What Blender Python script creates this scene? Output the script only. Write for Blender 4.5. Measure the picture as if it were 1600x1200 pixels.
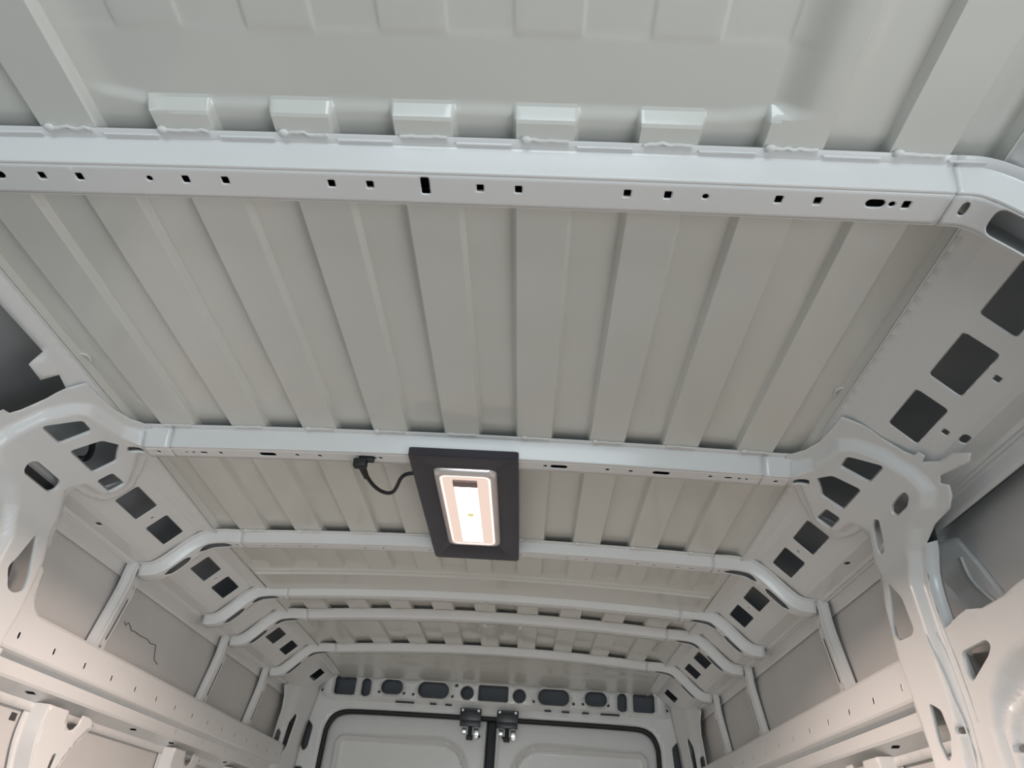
import bpy, bmesh, math
import numpy as np
from mathutils import Vector, Matrix
from mathutils.geometry import delaunay_2d_cdt

for o in list(bpy.data.objects):
    bpy.data.objects.remove(o)
S = bpy.context.scene
C = S.collection

# ------------------------------------------------------------------ camera
FOC = 1130.47
PITCH, YAW, ROLL, CAMX = 0.5874358, -0.0482892, 0.0705007, 0.155654
cp, sp, cy, sy = math.cos(PITCH), math.sin(PITCH), math.cos(YAW), math.sin(YAW)
fw = Vector((sy*cp, cy*cp, sp)); ri = Vector((cy, -sy, 0)); up = ri.cross(fw)
cr, sr = math.cos(ROLL), math.sin(ROLL)
ri, up = cr*ri + sr*up, -sr*ri + cr*up
cd = bpy.data.cameras.new('camera'); cam = bpy.data.objects.new('camera', cd); C.objects.link(cam)
cam.matrix_world = Matrix(((ri.x, up.x, -fw.x, CAMX), (ri.y, up.y, -fw.y, 0), (ri.z, up.z, -fw.z, 0), (0, 0, 0, 1)))
cd.sensor_width = 36; cd.lens = FOC/1600*36; cd.clip_start = .01
S.camera = cam

# ------------------------------------------------------------------ world, daylight, exposure
w = bpy.data.worlds.new('World'); S.world = w; w.use_nodes = True
bg = w.node_tree.nodes['Background']
bg.inputs[0].default_value = (.80, .90, 1.0, 1); bg.inputs[1].default_value = .22
def area(name, loc, rot, sx, sy_, power, col):
    l = bpy.data.lights.new(name, 'AREA'); l.shape = 'RECTANGLE'; l.size = sx; l.size_y = sy_
    l.energy = power; l.color = col
    o = bpy.data.objects.new(name, l); C.objects.link(o); o.location = loc; o.rotation_euler = rot
    return o
area('windscreen_daylight', (0, -3.1, 0.0), (math.radians(99), 0, 0), 1.8, 1.0, 44, (.84, .95, 1.0))
sd = area('right_side_daylight', (2.2, -.50, -.85), (0, 0, 0), 1.8, 1.4, 35, (.93, .96, 1.0))  # daylight from the right, its unseen wall opening added for it
sd.rotation_euler = (Vector((-.8, 1.3, .50))-sd.location).to_track_quat('-Z', 'Y').to_euler()
S.view_settings.view_transform = 'Standard'; S.view_settings.look = 'None'
S.view_settings.gamma = 1; S.view_settings.use_curve_mapping = False
S.view_settings.exposure = 0.09
LED = 6.0
LENS = .85
LAMP_W = 22.0

# ------------------------------------------------------------------ materials
def paint(name, col, rough=.35, coat=.25, noise=.02, metal=0.0, bump=0.0):
    m = bpy.data.materials.new(name); m.use_nodes = True
    nt = m.node_tree; b = nt.nodes['Principled BSDF']
    tc = nt.nodes.new('ShaderNodeTexCoord'); n = nt.nodes.new('ShaderNodeTexNoise')
    n.inputs['Scale'].default_value = 6; n.inputs['Detail'].default_value = 4
    nt.links.new(tc.outputs['Object'], n.inputs['Vector'])
    r = nt.nodes.new('ShaderNodeValToRGB')
    r.color_ramp.elements[0].position = .3; r.color_ramp.elements[1].position = .7
    r.color_ramp.elements[0].color = [max(0, c-noise) for c in col]+[1]
    r.color_ramp.elements[1].color = [min(1, c+noise) for c in col]+[1]
    nt.links.new(n.outputs['Fac'], r.inputs[0]); nt.links.new(r.outputs[0], b.inputs['Base Color'])
    b.inputs['Roughness'].default_value = rough; b.inputs['Coat Weight'].default_value = coat
    b.inputs['Coat Roughness'].default_value = .12; b.inputs['Metallic'].default_value = metal
    if bump:
        n2 = nt.nodes.new('ShaderNodeTexNoise'); n2.inputs['Scale'].default_value = 220
        bp = nt.nodes.new('ShaderNodeBump'); bp.inputs['Strength'].default_value = bump; bp.inputs['Distance'].default_value = .0006
        nt.links.new(tc.outputs['Object'], n2.inputs['Vector']); nt.links.new(n2.outputs['Fac'], bp.inputs['Height'])
        nt.links.new(bp.outputs[0], b.inputs['Normal'])
    return m
def emit(name, col, st):
    m = bpy.data.materials.new(name); m.use_nodes = True; nt = m.node_tree
    nt.nodes.remove(nt.nodes['Principled BSDF'])
    e = nt.nodes.new('ShaderNodeEmission'); e.inputs[0].default_value = (*col, 1); e.inputs[1].default_value = st
    nt.links.new(e.outputs[0], nt.nodes['Material Output'].inputs[0]); return m
M_ROOF = paint('roof_paint', (.70, .705, .66), .32, .5, .012)
M_ROOF.node_tree.nodes['Principled BSDF'].inputs['Coat Roughness'].default_value = .05
M_WHITE = paint('white_body_paint', (.80, .80, .79), .34, .35, .01)
M_SIDE = paint('side_skin_paint', (.66, .65, .635), .5, .15, .02)
M_FLOOR = paint('floor_ply', (.29, .305, .285), .6, 0, .03)
M_BLACK = paint('black_rubber', (.012, .012, .014), .5, 0, .003)
M_CAV = paint('cavity_shade', (.42, .43, .44), .6, 0, .01)  # darker grey puts the shade of closed cavities into the colour
M_INNER = paint('inner_dark_shade', (.05, .05, .05), .7, 0, .01)  # near-black paints the shade inside hollow parts
M_PLATE = paint('charcoal_plastic', (.045, .042, .055), .42, 0, .006, bump=.3)
M_BEZEL = paint('bezel_silver', (.78, .69, .66), .22, .3, .01, metal=.25)
M_METAL = paint('zinc_plate', (.75, .75, .74), .22, 0, .02, metal=1)
M_DARKM = paint('black_coated_steel', (.02, .02, .022), .38, .1, .003)
M_SEAL = paint('seam_sealant', (.78, .775, .75), .5, 0, .02)
M_MARK = paint('pen_mark', (.10, .08, .06), .7, 0, .02)
M_LED = emit('led_strip_glow', (1.0, .86, .76), LED)
M_LENS = emit('lens_glow', (1.0, .78, .66), LENS)

# ------------------------------------------------------------------ helpers
def link(name, me, mat, parent=None):
    o = bpy.data.objects.new(name, me); C.objects.link(o)
    if mat and not me.materials: me.materials.append(mat)
    if parent is not None: o.parent = parent
    return o
def thing(name, label, cat, loc=(0, 0, 0), group=None):
    o = bpy.data.objects.new(name, None); C.objects.link(o); o.location = loc
    o.empty_display_size = .05
    o['label'] = label; o['category'] = cat
    if group: o['group'] = group
    return o
def tag(o, label, cat, group=None):
    o['label'] = label; o['category'] = cat
    if group: o['group'] = group
    return o
def struct(o, label=None, cat=None):
    o['kind'] = 'structure'
    if label: o['label'] = label
    if cat: o['category'] = cat
    return o
def mesh(name, V, F, mat, parent=None, smooth=35, thick=0.0, loc=None, inner=None):
    V = np.asarray(V, float)
    if parent is not None:
        V = V - np.array(parent_world(parent))
    me = bpy.data.meshes.new(name); me.from_pydata(V.tolist(), [], [tuple(map(int, f)) for f in F]); me.update()
    if smooth:
        me.polygons.foreach_set('use_smooth', [True]*len(me.polygons))
        me.set_sharp_from_angle(angle=math.radians(smooth))
    o = link(name, me, mat, parent)
    if thick:
        m = o.modifiers.new('sheet', 'SOLIDIFY'); m.thickness = thick; m.offset = -1
        if inner: me.materials.append(inner); m.material_offset = 1
    return o
def parent_world(p):
    v = Vector((0, 0, 0))
    while p is not None:
        v += p.location; p = p.parent
    return v
def box(cx, cy_, cz, sx, sy_, sz, bev=0.0):
    bm = bmesh.new(); bmesh.ops.create_cube(bm, size=1)
    bmesh.ops.scale(bm, vec=(sx, sy_, sz), verts=bm.verts); bmesh.ops.translate(bm, vec=(cx, cy_, cz), verts=bm.verts)
    if bev: bmesh.ops.bevel(bm, geom=bm.edges[:], offset=bev, segments=2, affect='EDGES', profile=.6)
    V = [v.co[:] for v in bm.verts]; F = [[v.index for v in f.verts] for f in bm.faces]; bm.free(); return V, F
def join(*parts):
    V, F = [], []
    for v, f in parts:
        n = len(V); V += [tuple(p) for p in v]; F += [[i+n for i in q] for q in f]
    return V, F
def cyl(a, b, r, n=16, r2=None):
    a = Vector(a); b = Vector(b); d = (b-a).normalized(); t = d.orthogonal().normalized(); q = d.cross(t)
    r2 = r if r2 is None else r2; V = []; F = []
    for k in range(n):
        g = 2*math.pi*k/n; V.append(tuple(a+(t*math.cos(g)+q*math.sin(g))*r))
    for k in range(n):
        g = 2*math.pi*k/n; V.append(tuple(b+(t*math.cos(g)+q*math.sin(g))*r2))
    F = [[k, (k+1) % n, n+(k+1) % n, n+k] for k in range(n)] + [list(range(n))[::-1], list(range(n, 2*n))]
    return V, F
def smoothpts(pts, it=2, closed=False):
    P = [np.array(p, float) for p in pts]
    for _ in range(it):
        Q = []
        n = len(P)
        rng = range(n) if closed else range(n-1)
        if not closed: Q.append(P[0])
        for i in rng:
            a, b = P[i], P[(i+1) % n]
            Q.append(.75*a+.25*b); Q.append(.25*a+.75*b)
        if not closed: Q.append(P[-1])
        P = Q
    return P
def tube(pts, r, n=10, closed=False, flat=None):
    P = [Vector(p) for p in pts]; m = len(P); V = []; F = []
    prev = None
    for i in range(m):
        a = P[(i-1) % m] if (closed or i > 0) else P[i]; b = P[(i+1) % m] if (closed or i < m-1) else P[i]
        d = (b-a).normalized()
        if prev is None: t = d.orthogonal().normalized()
        else: t = (prev - d*prev.dot(d)).normalized()
        prev = t; q = d.cross(t)
        for k in range(n):
            g = 2*math.pi*k/n; V.append(tuple(P[i]+(t*math.cos(g)+q*math.sin(g))*r))
    for i in range(m if closed else m-1):
        j = (i+1) % m
        for k in range(n):
            F.append([i*n+k, i*n+(k+1) % n, j*n+(k+1) % n, j*n+k])
    if not closed: F += [list(range(n))[::-1], [(m-1)*n+k for k in range(n)]]
    return V, F

# 2D hole shapes -----------------------------------------------------
def rrect(cx, cy_, w_, h_, r=.003, n=4, rot=0.0):
    r = min(r, w_/2-1e-5, h_/2-1e-5); P = []
    for qx, qy, a0 in ((1, 1, 0), (-1, 1, 90), (-1, -1, 180), (1, -1, 270)):
        for k in range(n+1):
            a = math.radians(a0+90*k/n)
            P.append((qx*(w_/2-r)+r*math.cos(a), qy*(h_/2-r)+r*math.sin(a)))
    c, s = math.cos(rot), math.sin(rot)
    return [(cx+c*x-s*y, cy_+s*x+c*y) for x, y in P]
def circ(cx, cy_, r, n=14): return [(cx+r*math.cos(2*math.pi*k/n), cy_+r*math.sin(2*math.pi*k/n)) for k in range(n)]
def rpoly(pts, r=.006, n=3):
    P = [np.array(p, float) for p in pts]; out = []; m = len(P)
    for i in range(m):
        a, b, c_ = P[i-1], P[i], P[(i+1) % m]
        d1 = (a-b); d2 = (c_-b); l1 = np.linalg.norm(d1); l2 = np.linalg.norm(d2); rr = min(r, l1*.45, l2*.45)
        p, q = b+d1/l1*rr, b+d2/l2*rr
        for k in range(n+1):
            t = k/n; out.append(tuple((1-t)**2*p+2*t*(1-t)*b+t*t*q))
    return out
def densify(poly, g):
    out = []; m = len(poly)
    for i in range(m):
        a = np.array(poly[i], float); b = np.array(poly[(i+1) % m], float)
        k = max(1, int(np.ceil(np.linalg.norm(b-a)/g)))
        for j in range(k): out.append(tuple(a+(b-a)*j/k))
    return out
def area2(p): return .5*sum(p[i][0]*p[(i+1) % len(p)][1]-p[(i+1) % len(p)][0]*p[i][1] for i in range(len(p)))
def offset(poly, d):
    P = [np.array(p, float) for p in poly]; m = len(P); sg = 1 if area2(poly) > 0 else -1; out = []
    for i in range(m):
        e1 = P[i]-P[i-1]; e2 = P[(i+1) % m]-P[i]
        n1 = np.array([e1[1], -e1[0]])/(np.linalg.norm(e1)+1e-12); n2 = np.array([e2[1], -e2[0]])/(np.linalg.norm(e2)+1e-12)
        n_ = n1+n2; L = np.linalg.norm(n_); n_ = n_/(L+1e-12)
        out.append(tuple(P[i]+sg*d*n_/max(.5, L/2)))
    return out
def inside(pts, poly):
    x, y = pts[:, 0], pts[:, 1]; r = np.zeros(len(pts), bool); p = np.array(poly); j = len(p)-1
    for i in range(len(p)):
        xi, yi = p[i]; xj, yj = p[j]
        c = ((yi > y) != (yj > y)) & (x < (xj-xi)*(y-yi)/((yj-yi) if yj != yi else 1e-12)+xi)
        r ^= c; j = i
    return r
def dist(pts, poly, closed=True):
    p = np.array(poly, float); best = np.full(len(pts), 9e9); m = len(p)
    for i in range(m if closed else m-1):
        a = p[i]; b = p[(i+1) % m]; ab = b-a; L = ab@ab+1e-18
        t = np.clip(((pts-a)@ab)/L, 0, 1); q = a+t[:, None]*ab
        best = np.minimum(best, np.hypot(*(pts-q).T))
    return best
def sstep(x): x = np.clip(x, 0, 1); return x*x*(3-2*x)
def panel(name, outline, holes, mapf, mat, parent=None, g=.03, depth=None, lip=.003, sink=.0025, thick=.0015, smooth=40, extra=None, gu=None, creases=(), inner=None):
    """Sheet with real openings: (u, v) outline and holes triangulated, embossed by depth() and bent by mapf(u, v, d)."""
    gu = gu or g
    ol = densify(outline, g); hs = [h for h in holes]
    pts = list(ol); edges = [(i, (i+1) % len(ol)) for i in range(len(ol))]
    rim = [0]*len(ol)
    for h in hs:
        hd = densify(h, max(g, .008)); n = len(pts); pts += hd; rim += [1]*len(hd)
        edges += [(n+i, n+(i+1) % len(hd)) for i in range(len(hd))]
        if lip:
            o2 = offset(hd, lip); n = len(pts)
            A = np.array(o2); ok = inside(A, ol) & (dist(A, ol) > 1e-4)
            for h2 in hs:
                if h2 is not h: ok &= ~inside(A, h2)
            if ok.all():
                pts += o2; rim += [0]*len(o2); edges += [(n+i, n+(i+1) % len(o2)) for i in range(len(o2))]
    A = np.array(ol); x0, y0 = A.min(0); x1, y1 = A.max(0)
    for cu in creases:
        m = max(2, int((y1-y0)/max(g, .02))); n = len(pts)
        pts += [(cu, y0+(y1-y0)*q/m) for q in range(m+1)]; rim += [0]*(m+1)
        edges += [(n+q, n+q+1) for q in range(m)]
    gx, gy = np.meshgrid(np.arange(x0+gu/2, x1, gu), np.arange(y0+g/2, y1, g)); G = np.stack([gx.ravel(), gy.ravel()], 1)
    if extra is not None and len(extra): G = np.concatenate([G, np.array(extra, float)])
    k = inside(G, ol) & (dist(G, ol) > min(g, gu)*.3)
    for h in hs:
        k[k] &= ~inside(G[k], h)
        k[k] &= dist(G[k], h) > max(lip*1.5, min(g, gu)*.3)
    for cu in creases: k &= np.abs(G[:, 0]-cu) > gu*.25
    G = G[k]; pts += [tuple(p) for p in G]; rim += [0]*len(G)
    r = delaunay_2d_cdt([Vector(p) for p in pts], edges, [], 0, 1e-6)
    V2 = np.array([tuple(v) for v in r[0]]); orig = r[3]
    F = np.array([f for f in r[2] if len(f) == 3])
    cen = V2[F].mean(1); ok = inside(cen, ol)
    for h in hs: ok &= ~inside(cen, h)
    F = F[ok]
    d = np.zeros(len(V2)) if depth is None else depth(V2)
    if sink:
        rr = np.array([any(rim[q] for q in oo) if oo else 0 for oo in orig], bool); d = d-sink*rr
    V3 = mapf(V2[:, 0], V2[:, 1], d)
    up_ = mapf(V2[:, 0], V2[:, 1], d+.01)-V3
    nn = np.cross(V3[F[:, 1]]-V3[F[:, 0]], V3[F[:, 2]]-V3[F[:, 0]])
    sgn = (nn*up_[F[:, 0]]).sum(1) < 0
    F[sgn] = F[sgn][:, ::-1]
    used = np.unique(F); idx = -np.ones(len(V3), int); idx[used] = np.arange(len(used))
    return mesh(name, V3[used], idx[F], mat, parent, smooth, thick, inner=inner)
def grid(U, Vv, f, flip=None):
    """quads over a parameter grid; f(u, v) gives points, flip(point) the side that must face the room"""
    nu, nv = len(U), len(Vv); P = np.array([[f(u, v) for v in Vv] for u in U]).reshape(-1, 3)
    F = [[i*nv+j, (i+1)*nv+j, (i+1)*nv+j+1, i*nv+j+1] for i in range(nu-1) for j in range(nv-1)]
    return P.tolist(), F

# ------------------------------------------------------------------ the vehicle's shape
def zc(y): return np.interp(y, [-2, .58, 1.31, 1.82, 2.28, 2.53, 3.0, 3.25, 3.46], [.75, .741, .734, .717, .722, .727, .728, .715, .690])
def ze(y): return np.interp(y, [-2, .58, 1.31, 1.82, 3.0, 3.25, 3.46], [.742, .736, .724, .702, .703, .698, .684])
def base(x, y): return zc(y)-(zc(y)-ze(y))*(np.abs(x)/.62)**2

class Path:
    """polyline in the X-Z plane with arclength, mirrored about x = 0 when full"""
    def __init__(s, pts, it=2, full=False, sx=1):
        P = smoothpts(pts, it)
        P = np.array(P)
        if full: P = np.concatenate([(P*[-1, 1])[::-1], P[1:]])
        s.P = P; s.S = np.concatenate([[0], np.cumsum(np.hypot(*np.diff(P, axis=0).T))])
        T = np.gradient(P, s.S, axis=0); T /= np.linalg.norm(T, axis=1)[:, None]
        s.N = np.stack([T[:, 1], -T[:, 0]], 1)      # to the right of travel: points down for a left-to-right roof
        s.sx = sx; s.off = s.S[-1]/2 if full else 0
        s.L = s.S[-1]
    def at(s, u, y, d):
        u = np.asarray(u, float)+s.off
        x = np.interp(u, s.S, s.P[:, 0]); z = np.interp(u, s.S, s.P[:, 1])
        nx = np.interp(u, s.S, s.N[:, 0]); nz = np.interp(u, s.S, s.N[:, 1])
        return np.stack([s.sx*(x+nx*d), np.asarray(y, float)+0*x, z+nz*d], -1)
    def s_of_x(s, x):
        return np.interp(x, s.P[:, 0], s.S)-s.off

# ------------------------------------------------------------------ ceiling skin: pressed ribs
PER = .1485
def xsc(y): return np.interp(y, [.58, 1.31, 1.82, 2.53, 3.0], [1.006, 1.0, .992, .980, .972])
def ribs(x):
    t = np.abs(((x/PER)) % 1 - .5)*PER          # 0 at a high band's centre
    return sstep((.0395-t)/.0062)
def hskin(x, y):
    z = base(x, y)
    a = ribs((x+.002)/xsc(y))*(np.abs(x) < .694)
    ax = np.abs(x)
    amp = .013*sstep((3.10-y)/.06)
    amp = amp*np.where(y > 2.29, 1, sstep((2.105-y)/.040))
    # pressed-up smooth field ahead of the first bow
    fx = np.where(x < 0, .385, .425)
    edge = sstep((.547-y-.22*np.clip(ax-fx+.06, 0, 1))/.014)*sstep((fx+.03-ax)/.04)
    inner = sstep((.452-y)/.01)
    h = amp*a
    h = h*(1-edge)+edge*(.019+.0016*inner*(a-.5))
    lip = np.where((y > 2.12) & (y < 2.30) & (ax < .69), -.006, 0)*1.0
    lip = lip+np.where((y > 2.10) & (y < 2.13), -.006*sstep((.015-np.abs(y-2.115))/.008), 0)*(ax < .69)
    return z+h+lip
xs = set([-.705, .705])
for k in range(-6, 7):
    for q in (.0395, .0380, .0364, .0348, .0333, .026, .018):
        for s_ in (-1, 1):
            v = k*PER+PER/2+s_*q-.002
            if abs(v) < .690: xs.add(round(v, 5))
for v in np.arange(-.48, .481, .012): xs.add(round(float(v), 5))
for v in (.694, .699): xs.update((v, -v))
xs = np.array(sorted(xs))
ys = np.unique(np.round(np.concatenate([np.arange(-1.7, .3, .2), np.arange(.3, .60, .004), np.arange(.60, 2.05, .04), np.arange(2.05, 2.32, .004), np.arange(2.32, 3.04, .04), np.arange(3.04, 3.12, .008), np.arange(3.12, 3.53, .03), [3.535]]), 5))
X, Y = np.meshgrid(xs, ys, indexing='ij'); X = np.where(np.abs(X) < .690, X*xsc(Y), X); Z = hskin(X, Y)
V = np.stack([X, Y, Z], -1).reshape(-1, 3); ny = len(ys)
F = [[i*ny+j, i*ny+j+1, (i+1)*ny+j+1, (i+1)*ny+j] for i in range(len(xs)-1) for j in range(ny-1)]
ceil = mesh('ceiling', V, F, M_ROOF, None, 28, .0012)
struct(ceil)

for x, y in ((.688, 1.085), (-.690, 1.080)):
    pts = [(x+.009*math.cos(q/12*2*math.pi), y+.013*math.sin(q/12*2*math.pi), float(hskin(np.array(x), np.array(y)))-.0015) for q in range(12)]
    V, F = tube(pts, .0028, 8, closed=True); mesh('pressed_dimple', V, F, M_ROOF, ceil, 60)
# ------------------------------------------------------------------ outer side skins (walls) and floor
SKIN = [(.700, .757), (.78, .752), (.87, .728), (.925, .672), (.935, .62), (.905, .585), (.902, .52), (.924, .40), (.936, .33), (.946, .24), (.955, .05), (.955, -1.25)]
def wall(name, sx, y0, y1, zcut=None):
    p = Path(SKIN, 2, sx=sx)
    us = np.linspace(0, p.L, 90); vs = np.unique(np.concatenate([np.linspace(y0, y1, 30), np.linspace(1.32, 1.42, 8)]))
    V, F = grid(us, vs, lambda u, v: (p.at(u, v, 0).ravel()+np.array([.045*float(sstep((1.40-v)/.06))*float(sstep((u-.10)/.08)), 0, 0])))
    return V, F
def shell_shade(o):  # upper shell gets the darker grey as painted cavity shade
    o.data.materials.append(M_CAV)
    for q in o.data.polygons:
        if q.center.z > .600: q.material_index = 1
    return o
def face_inward(V, F, sx):
    V = np.array(V); out = []
    for f in F:
        a, b, c_ = V[f[0]], V[f[1]], V[f[2]]; n = np.cross(b-a, c_-a); cen = V[f].mean(0)
        out.append(f if n@(np.array([0, cen[1], .2])-cen) > 0 else f[::-1])
    return V, out
V, F = wall('wall_right', 1, .42, 3.66)
p = Path(SKIN, 2, sx=1)
us = np.linspace(0, p.L, 90); us2 = us[us <= p.S[np.argmin(np.abs(p.P[:, 1]-.60)+(p.P[:, 0] < .88))]]
V, F = join((V, F), grid(us2, np.linspace(-1.7, .42, 10), lambda u, v: p.at(u, v, 0).ravel())); V, F = face_inward(V, F, 1)
wr = shell_shade(struct(mesh('wall_right', V, F, M_SIDE, None, 35, .0015)))
# left wall: side-door opening (y < 1.24, below the roof rail) is left open
p = Path(SKIN, 2, sx=-1)
us = np.linspace(0, p.L, 90)
V1, F1 = grid(us, np.linspace(1.24, 3.66, 24), lambda u, v: p.at(u, v, 0).ravel())
us2 = us[:40]; us2 = us[us <= p.S[np.argmin(np.abs(p.P[:, 1]-.60)+(p.P[:, 0] < .88))]]
V2, F2 = grid(us2, np.linspace(-1.7, 1.24, 10), lambda u, v: p.at(u, v, 0).ravel())
V, F = join((V1, F1), (V2, F2)); V, F = face_inward(V, F, -1)
wl = shell_shade(struct(mesh('wall_left', V, F, M_SIDE, None, 35, .0015)))
V, F = box(0, .95, -1.27, 1.95, 5.4, .03)
struct(mesh('floor', V, F, M_FLOOR, None, 0))

# ------------------------------------------------------------------ roof bows
def bow_path(y, it=2):
    c_ = float(zc(y)); e = float(ze(y))
    pts = [(x, float(base(x, y))) for x in (0, .08, .16, .24, .32, .40, .48, .56, .62)]
    pts += [(.684, e), (.740, .690), (.819, .606), (.843, .600), (.869, .599)]
    return Path(pts, it, full=True)
def bow_mesh(pa, s0, s1, y0, W, D, holes, name, mat, parent, extraD=0.0, g=.012, blackout=False):
    D = D+extraD
    n = max(2, int((s1-s0)/.012)); us = np.linspace(s0, s1, n+1)
    f = [(y0-.016, .0015), (y0-.002, .0015), (y0, .004), (y0+.005, D-.005), (y0+.0065, D-.0018), (y0+.010, D)]
    r = [(y0+W-.004, D), (y0+W-.001, D-.0018), (y0+W+.001, D-.006), (y0+W+.006, .003), (y0+W+.009, .0015), (y0+W+.020, .0015)]
    parts = []
    for sec in (f, r):
        sy_ = np.array(sec)
        sl = [k for k in range(len(sec))]
        parts.append(grid(us, sl, lambda u, k: pa.at(u, sy_[k, 0], sy_[k, 1]).ravel()))
    V, F = join(*parts)
    # underside with openings
    ob = panel('tmp', [(s0, y0+.010), (s1, y0+.010), (s1, y0+W-.004), (s0, y0+W-.004)], holes, lambda u, v, d: pa.at(u, v, D+d), mat, None, g=g, lip=.0018, sink=.0012, thick=0)
    me = ob.data; V2 = [tuple(v.co) for v in me.vertices]; F2 = [list(q.vertices) for q in me.polygons]
    bpy.data.objects.remove(ob); bpy.data.meshes.remove(me)
    V, F = join((V, F), (V2, F2))
    # outward (room-side) normals: away from the hat's inner axis
    V = np.array(V); ax = pa.at(us, y0+W/2, -1.5*D)
    out = []
    for q in F:
        a, b, c_ = V[q[0]], V[q[1]], V[q[2]]; nrm = np.cross(b-a, c_-a); cen = V[q].mean(0)
        k = np.argmin(((ax-cen)**2).sum(1)); out.append(q if nrm@(cen-ax[k]) >= 0 else q[::-1])
    if blackout:
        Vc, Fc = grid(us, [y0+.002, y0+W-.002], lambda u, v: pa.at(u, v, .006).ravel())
        mesh('light_block_plate', Vc, Fc, M_INNER, parent, 0, .001)  # added plate, keeps light out so the bow holes read black
    return mesh(name, V, out, mat, parent, 32, .0015, inner=M_INNER if blackout else M_CAV)
def slot_along(pa, x0, x1, yc, wd, n=7):
    """banana slot following the bow between two x stations"""
    a, b = pa.s_of_x(x0), pa.s_of_x(x1)
    L = b-a; P = []
    for k in range(n+1): t = k/n; P.append((a+L*t, yc+wd/2*math.sqrt(max(.04, 1-(2*t-1)**4))))
    for k in range(n+1): t = 1-k/n; P.append((a+L*t, yc-wd/2*math.sqrt(max(.04, 1-(2*t-1)**4))))
    return P
def bow(y0, W, D, centre_holes, label, joint=.625, kind='narrow', bracket_end=.869):
    pa = bow_path(y0+.01)
    t = thing('roof_bow', label, 'roof beam', (0, y0+W/2, float(zc(y0))), 'steel roof bows across the ceiling')
    sj = pa.s_of_x(joint)
    bow_mesh(pa, -sj, sj, y0, W, D, centre_holes(pa), 'centre_section', M_WHITE, t, blackout=True)
    for sx in (-1, 1):
        hs = []
        if kind == 'narrow':
            hs = [slot_along(pa, *sorted((sx*.655, sx*.752)), y0+W*.56, W*.58), slot_along(pa, *sorted((sx*.775, sx*.822)), y0+W*.56, W*.56)]
            hs.append(circ(pa.s_of_x(sx*.640), y0+W*.5, .004, 10))
            se = pa.s_of_x(bracket_end)
        elif kind == 'front':
            hs = [rrect(pa.s_of_x(sx*.664), y0+W*.5, .014, .020, .006), rpoly([(pa.s_of_x(sx*.712), y0+.014), (pa.s_of_x(sx*.81), y0+.014), (pa.s_of_x(sx*.81), y0+W-.008), (pa.s_of_x(sx*.712), y0+W-.008)], .016, 5)]
            se = pa.s_of_x(bracket_end)
        else:
            hs = [circ(pa.s_of_x(sx*.640), y0+W*.5, .004, 10)]
            se = pa.s_of_x(.672)
        a, b = sorted((sx*(sj-.0005), sx*se))
        bow_mesh(pa, a, b, y0, W, D, hs, 'end_bracket', M_WHITE, t, extraD=.0012)
    return t, pa
def h1(pa):
    H = []; y = .615; s = pa.s_of_x
    for x in (-.590, -.493, -.444, -.306, -.255, -.119, -.070, .069, .117, .252, .302, .437, .484, .590): H.append(rrect(s(x), y, .0085, .0105, .0008, 1))
    for x in (-.573, -.353, .348, .573): H.append(circ(s(x), y, .0036))
    H.append(rrect(s(0), y-.001, .0105, .0255, .002, 3))
    for x in (-.553, .553): H.append(rrect(s(x), y, .022, .0115, .0055, 5))
    return H
def h2(pa):
    H = []; y = 1.337; s = pa.s_of_x
    for sx in (-1, 1):
        for x in (.200, .410): H.append(rrect(s(sx*x), y, .034, .013, .006, 5))
        for x in (.172, .300, .348, .510): H.append(circ(s(sx*x), y, .0038, 10))
        H.append(rrect(s(sx*.546), y, .014, .006, .002, 2)); H.append(circ(s(sx*.568), y, .003, 10)); H.append(circ(s(sx*.583), y, .0025, 10))
    return H
def hn(y, big=True):
    def f(pa):
        H = []; s = pa.s_of_x
        for sx in (-1, 1):
            for x in (.247, .295, .430, .473, .535, .12): H.append(circ(s(sx*x), y, .0032, 8))
            H.append(rrect(s(sx*.570), y, .012, .005, .002, 2))
        H.append(rrect(s(.01), y, .009, .007, .001, 1))
        return H
    return f
bow1, pa1 = bow(.586, .062, .040, h1, 'wide white roof beam nearest the camera with rows of square holes', joint=.640, kind='front')
bow2, pa2 = bow(1.309, .054, .042, h2, 'white roof beam with large pierced corner brackets, at the front edge of the ceiling lamp', joint=.612, kind='main')
bow3, pa3 = bow(1.822, .048, .028, hn(1.850), 'white roof beam with curved end slots, holding the rear edge of the ceiling lamp')
bow4, pa4 = bow(2.280, .046, .027, hn(2.306), 'white roof beam just behind the flat transverse seam, its ends meeting no wall post')
bow5, pa5 = bow(2.530, .046, .027, hn(2.556), 'second white roof beam from the rear doors, between the two closely spaced ones')
bow6, pa6 = bow(3.000, .046, .027, hn(3.026), 'rearmost white roof beam, nearest the header above the rear doors')

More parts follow.
